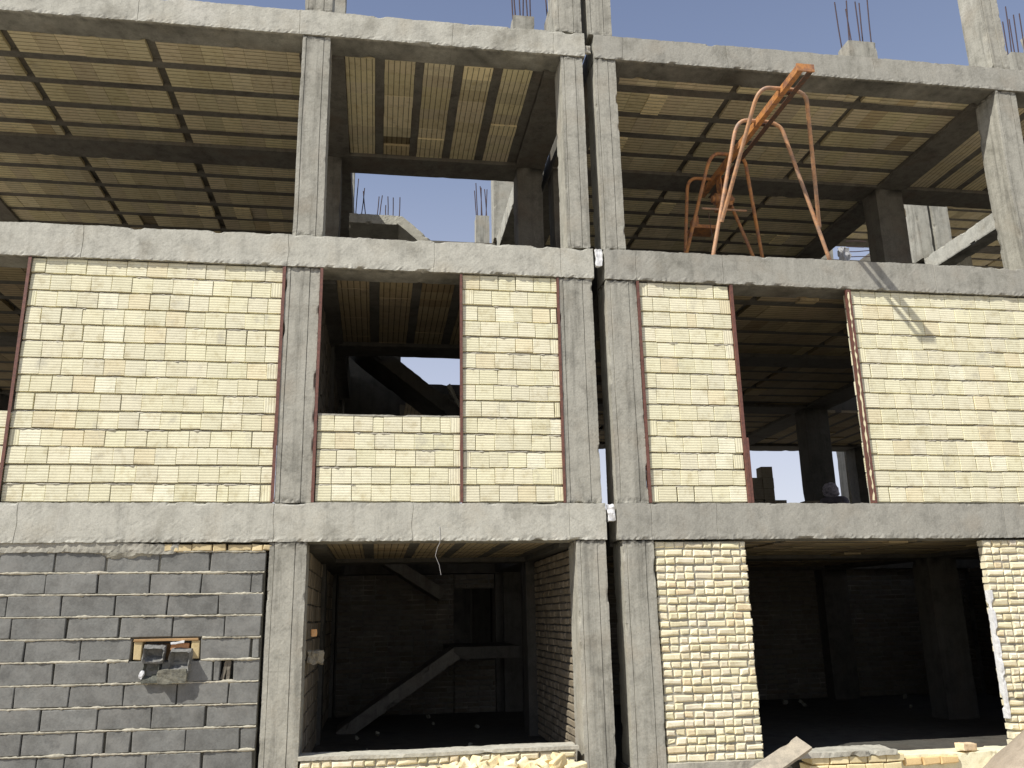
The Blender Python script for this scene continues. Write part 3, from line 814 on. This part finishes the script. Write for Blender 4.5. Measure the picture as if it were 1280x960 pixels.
mb = MB(); mb.tube([(4.36, 1.2, 7.25), (4.40, 1.2, 7.25), (4.401, 1.2, 7.25), (4.62, 1.2, 7.25), (4.625, 1.2, 7.25), (4.66, 1.2, 7.25)], [.05, .05, .085, .085, .05, .05], 14); mb.build('motor', M_orange, HO)
mb = MB(); mb.tube([(4.12, 1.0, 7.0), (4.74, 1.0, 7.0)], .016, 8); mb.build('tie_bar', M_orworn, HO)
mb = MB(); mb.tube([(4.25, 1.1, 7.0), (4.28, 1.1, 6.6), (4.33, 1.12, 6.3), (4.42, 1.1, 5.95)], .006, 5); mb.build('hanging_cable', M_dark, HO)
mb = MB(); mb.box(4.16, 4.50, 1.42, 1.70, 6.93, 6.98); mb.box(4.2, 4.25, 1.45, 1.65, 6.98, 7.12); mb.build('counterweight_plate', M_orange, HO)

# ------------------------------------------------------------------ person on the far floor
def person():
    me = bpy.data.meshes.new('person')
    X, Y, Z = 7.73, 4.95, 3.0
    J = {'pel': (0, .12, .30), 'sp': (0, .04, .44), 'ch': (0, -.06, .62), 'nk': (0, -.11, .74), 'hd': (0, -.13, .82), 'ht': (0, -.14, .90),
         'ls': (.19, -.05, .66), 'le': (.27, -.20, .46), 'lh': (.16, -.40, .42), 'rs': (-.19, -.05, .66), 're': (-.27, -.20, .46), 'rh': (-.14, -.40, .42),
         'lp': (.1, .10, .28), 'lk': (.17, -.28, .42), 'la': (.14, -.02, .07), 'lt': (.16, -.18, .035), 'rp': (-.1, .10, .28), 'rk': (-.17, -.28, .42), 'ra': (-.14, -.02, .07), 'rt': (-.16, -.18, .035)}
    rad = {'pel': .15, 'sp': .14, 'ch': .16, 'nk': .065, 'hd': .10, 'ht': .07, 'ls': .085, 'le': .05, 'lh': .035, 'rs': .085, 're': .05, 'rh': .035, 'lp': .10, 'lk': .065, 'la': .045, 'lt': .035, 'rp': .10, 'rk': .065, 'ra': .045, 'rt': .035}
    E = [('pel', 'sp'), ('sp', 'ch'), ('ch', 'nk'), ('nk', 'hd'), ('hd', 'ht'), ('ch', 'ls'), ('ls', 'le'), ('le', 'lh'), ('ch', 'rs'), ('rs', 're'), ('re', 'rh'), ('pel', 'lp'), ('lp', 'lk'), ('lk', 'la'), ('la', 'lt'), ('pel', 'rp'), ('rp', 'rk'), ('rk', 'ra'), ('ra', 'rt')]
    ks = list(J); me.from_pydata([J[k] for k in ks], [(ks.index(a), ks.index(b)) for a, b in E], [])
    o = bpy.data.objects.new('person', me); COL.objects.link(o)
    o.location = (X, Y, Z); o.rotation_euler = (0, 0, math.radians(-50))
    m = o.modifiers.new('skin', 'SKIN'); sv = me.skin_vertices[0].data
    for i, k in enumerate(ks): sv[i].radius = (rad[k] * (1.15 if k in ('pel', 'ch', 'sp') else 1), rad[k] * .9); sv[i].use_root = (k == 'pel')
    s2 = o.modifiers.new('sub', 'SUBSURF'); s2.levels = 2; s2.render_levels = 2
    me.materials.append(M_shirt)
    tag(o, 'worker with a pale scarf round the head crouching behind the door opening', 'person')
    # scarf: a draped dome round head and neck
    bm = bmesh.new(); bmesh.ops.create_icosphere(bm, subdivisions=4, radius=1)
    for v in bm.verts:
        p = v.co.copy(); k = 1 + .06 * noise.noise(p * 3) + .03 * math.sin(p.z * 14 + p.x * 5)
        v.co = Vector((p.x * .145, p.y * .155 - .33, p.z * .15 + 1.46)) if False else Vector((p.x * .13 * k, -.13 + p.y * .14 * k, .845 + p.z * .135 * k))
        if p.z < -.3: v.co.x *= 1.15; v.co.y += .02
    bm.faces.ensure_lookup_table()
    me2 = bpy.data.meshes.new('head_scarf'); bm.to_mesh(me2); bm.free()
    for p in me2.polygons: p.use_smooth = True
    ca = me2.color_attributes.new('tint', 'FLOAT_COLOR', 'POINT'); ca.data.foreach_set('color', [1.15, 1.15, 1.15, 1] * len(me2.vertices))
    me2.materials.append(M_cloth)
    h = bpy.data.objects.new('head_scarf', me2); COL.objects.link(h); h.parent = o
    ca = me.color_attributes.new('tint', 'FLOAT_COLOR', 'POINT')
    ca.data.foreach_set('color', [.9, .9, .9, 1] * len(me.vertices))
    return o
person()

# ------------------------------------------------------------------ clay block stacks on the far floor
def block_proto(label, x, y, z, rz=0, w=.36, d=.24, h=.2, tint=(1, 1, 1)):
    mb = MB(); mb.brick(0, 0, w, h, -d / 2, d, .006, tint, .003)
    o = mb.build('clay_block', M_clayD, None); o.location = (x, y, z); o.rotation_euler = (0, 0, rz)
    return tag(o, label, 'block', 'clay blocks stacked on the far floor')
def stack(x, y, cols, first):
    cols = [6, 7, 4]
    for i, n in enumerate(cols):
        for k in range(n):
            o = first.copy(); COL.objects.link(o)
            o.location = (x + i * .215, y + U(-.02, .02), 3.004 + .1 + .203 * k)
            o.rotation_euler = (0, 0, U(-.05, .05))
            last = k == n - 1
            o['label'] = 'shaded clay block in the tall stack behind the door opening'
            if last and i == len(cols) - 2: o['label'] = 'topmost clay block of the tall stack behind the door opening'
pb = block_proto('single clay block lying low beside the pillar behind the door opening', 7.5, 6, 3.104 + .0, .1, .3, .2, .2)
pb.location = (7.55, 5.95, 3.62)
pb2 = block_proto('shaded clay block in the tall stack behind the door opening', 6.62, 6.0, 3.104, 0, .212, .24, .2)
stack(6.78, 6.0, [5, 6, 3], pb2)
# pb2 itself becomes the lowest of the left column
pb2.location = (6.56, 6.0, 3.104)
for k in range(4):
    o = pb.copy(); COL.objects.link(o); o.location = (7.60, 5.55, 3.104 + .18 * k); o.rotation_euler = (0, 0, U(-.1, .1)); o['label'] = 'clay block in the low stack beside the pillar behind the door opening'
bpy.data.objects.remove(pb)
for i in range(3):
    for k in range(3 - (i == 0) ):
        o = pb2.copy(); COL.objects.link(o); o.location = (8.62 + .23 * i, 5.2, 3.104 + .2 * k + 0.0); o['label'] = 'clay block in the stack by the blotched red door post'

# ------------------------------------------------------------------ loose bricks in front of the sill
def brick_mesh(i):
    bm = bmesh.new(); bmesh.ops.create_cube(bm, size=1)
    bmesh.ops.bevel(bm, geom=bm.edges[:], offset=.06, segments=2, affect='EDGES')
    bmesh.ops.subdivide_edges(bm, edges=[e for e in bm.edges if e.calc_length() > .5], cuts=2, use_grid_fill=True)
    for v in bm.verts:
        p = v.co; s_ = Vector((p.x * .20, p.y * .095, p.z * .06))
        if i % 3 == 1: s_.x *= .55
        v.co = s_ + noise.noise_vector(s_ * 25 + Vector((i * 5, 0, 0))) * .009
    me = bpy.data.meshes.new('loose_brick'); bm.to_mesh(me); bm.free()
    b_ = 1.0 + .05 * (i % 3); t_ = [(b_, b_ * .97, b_ * .86), (b_ * 1.05, b_ * 1.03, b_), (b_, b_ * .9, b_ * .72)][i % 3]
    ca = me.color_attributes.new('tint', 'FLOAT_COLOR', 'POINT'); ca.data.foreach_set('color', list((*t_, 1)) * len(me.vertices))
    me.uv_layers.new(name='UVMap'); me.materials.append(M_brick); return me
BMs = [brick_mesh(i) for i in range(7)]
hm = MB()
def heap(x, y):
    h = max(0, 1 - ((y + .42) / .55) ** 2) * .22 * max(0, min(1, (x + .75) * 1.5)) * max(0, min(1, (2.3 - x) * 2)) * (.62 + .38 * min(1, max(0, x + .1)))
    return gz(x, y) + h - .015 + noise.noise(Vector((x * 7, y * 7, 3))) * .02
grid(hm, [-1.0 + .06 * i for i in range(58)], [-1.1 + .06 * i for i in range(19)], heap)
tag(hm.build('rubble_mound', M_sand), 'low mound of sandy rubble under the loose bricks below the sill', 'rubble')
spots = []
tries = 0
while len(spots) < 112 and tries < 4000:
    tries += 1
    x, y = U(-.55, 2.02), U(-.85, -.14)
    if x < .3 and R() < .5: continue
    lay = 0 if len(spots) < 66 else 1
    if any((x - a) ** 2 + (y - b) ** 2 < .0085 and l_ == lay for a, b, l_ in spots): continue
    spots.append((x, y, lay))
for i, (x, y, lay) in enumerate(spots):
    o = bpy.data.objects.new('loose_brick', BMs[i % 7]); COL.objects.link(o)
    o.location = (x, y, heap(x, y) + .045 + .062 * lay)
    o.rotation_euler = (U(-.45, .45) + (1.2 if R() < .25 else 0), U(-.45, .45) * (1.6 if lay else 1), U(0, 3.1))
    tag(o, 'pale yellow brick in the tumbled pile below the ground-floor opening', 'brick', 'loose bricks piled below the opening')
# ------------------------------------------------------------------ right foreground: brick kerb, plank, sand heap, slab
kb = empty('brick_kerb', (4.8, -.25, .25), 'low brick kerb topped with pale mortar across the right ground-floor opening', 'kerb')
mb = MB()
for r_ in range(3):
    x = 4.18 + U(0, .05)
    while x < 5.2 - .04 * (2 - r_):
        w_ = .2 * U(.95, 1.03); b_ = U(.85, 1.08)
        mb.brick(x + w_ / 2, .30 + .072 * r_ , w_ - .01, .062, -.33 + U(-.006, .006), .22, .007, (b_, b_ * .92, b_ * .74), .004, U(-.02, .02), U(-.03, .03), U(-.02, .02)); x += w_
mb.build('brick_course', M_brick, kb)
conc('mortar_cap', 4.10, 5.14, -.35, .02, .478, .525, M_mort, kb, res=.035, amp=.014, chip=.03, base=1.2, seed=41)
mb = MB()
for (x, w_) in ((5.22, .2), (5.42, .2), (5.62, .2)):
    b_ = U(.9, 1.1); mb.brick(x + w_ / 2, .40, w_ - .01, .07, -.3, .2, .007, (b_, b_ * .8, b_ * .55), .006, .05, 0, 0)
mb.build('brick_end', M_brick, kb)
ts = tag(conc('threshold_slab', 5.0, 6.9, -.26, .04, .25, .45, M_clay, None, res=.05, amp=.01, chip=.03, seed=44), 'pale pinkish threshold slab between the brick kerb and the sand heap', 'slab')
lump('loose_brick', 5.98, -.2, .50, .2, .11, .07, M_brick, (0, .05, .3), 'single pinkish brick on the threshold slab beside the sand heap', 'brick', seed=21, tint=(1, .85, .75), nse=.006)
# plank leaning on the kerb
Mx = Matrix.Translation((3.60, -.62, .42)) @ Matrix.Rotation(math.radians(20), 4, 'Z') @ Matrix.Rotation(math.radians(-20), 4, 'Y') @ Matrix.Rotation(math.radians(30), 4, 'X')
pl = conc('wooden_plank', -.4, .58, -.09, .09, 0, .035, M_wood, None, res=.04, amp=.002, chip=.008, M=Mx, seed=51)
tag(pl, 'weathered wooden plank leaning up beside the pale brick pier', 'plank')
sm = MB()
def sand(x, y):
    r_ = math.hypot((x - 7.05) / 1.42, (y + 1.05) / 1.2)
    return .2 + (1 - min(1, r_)) ** .9 * 1.15 + noise.noise(Vector((x * 4, y * 4, 9))) * .03 + noise.noise(Vector((x * 17, y * 17, 9))) * .008 - (.2 if r_ > 1.02 else 0)
grid(sm, [5.75 + .04 * i for i in range(66)], [-2.3 + .04 * i for i in range(62)], sand)
tag(sm.build('sand_heap', M_sand), 'heap of brown sand at the lower right corner', 'sand')
# white plaster strip beside the right opening
ps = conc('plaster_strip', 6.68, 6.712, .02, .10, .72, 2.05, M_white, BR, res=.03, amp=.006, chip=.03, seed=61)

# bundle lying near the floor edge beside the hoist
bd = empty('tie_bundle', (5.75, .4, 5.9), 'pale crumpled sack with thin ties sticking out beside the inner pillar on the upper floor', 'bundle')
o = lump('sack', 0, 0, .2, .10, .12, .34, M_white, (0, .06, 0), None, None, seed=33, nse=.045, tint=(.45, .45, .46)); o.parent = bd; o.location = (-.06, 0, .17)
for i, z in enumerate((6.04, 6.13, 6.20, 6.27, 6.34)):
    mb = MB(); mb.tube([(5.74, .4, z), (5.85, .38, z + U(-.01, .01)), (5.99 + U(-.06, .04), .36, z + U(-.02, .02))], .006, 5); mb.build('tie', M_bar, bd)
# hanging wire, brick stub and rubble inside the stair bay
mb = MB(); mb.tube([(.62, -.004, 2.76), (.625, -.012, 2.60), (.60, .0, 2.55), (.58, .0, 2.47), (.62, .02, 2.38), (.64, .03, 2.28)], .0022, 5)
tag(mb.build('hanging_wire', M_wire), 'thin pale wire dangling from the beam over the ground-floor opening', 'wire')
lump('brick_stub', -.60, .55, 1.50, .16, .14, .13, M_mort, (0, 0, .1), 'rough mortar stub sticking out of the side wall of the opening', 'mortar', seed=23, nse=.02, tint=(.7, .66, .6))
lump('loose_brick', -.62, .5, 1.74, .06, .09, .07, M_brick, (0, 0, .1), 'orange brick piece set in the side wall above the mortar stub', 'brick', seed=24, nse=.006, tint=(1, .6, .35))
for i in range(7):
    x = U(-.3, 1.8); y = U(1.2, 5.2)
    lump('rubble_piece', x, y, .44, U(.03, .07), U(.03, .06), U(.02, .04), M_mort, (U(0, 1), U(0, 1), U(0, 3)), 'small pale rubble piece on the dark floor inside the left opening', 'rubble', 'rubble on the left opening floor', seed=70 + i, nse=.012, tint=(.6, .6, .56))
for i in range(7):
    x = U(6.4, 9.2); y = U(3.5, 5.8)
    lump('rubble_piece', x, y, .44, U(.04, .09), U(.04, .08), U(.03, .05), M_mort, (U(0, 1), U(0, 1), U(0, 3)), 'small pale rubble piece on the dark floor inside the right opening', 'rubble', 'rubble on the right opening floor', seed=90 + i, nse=.012, tint=(.6, .6, .56))
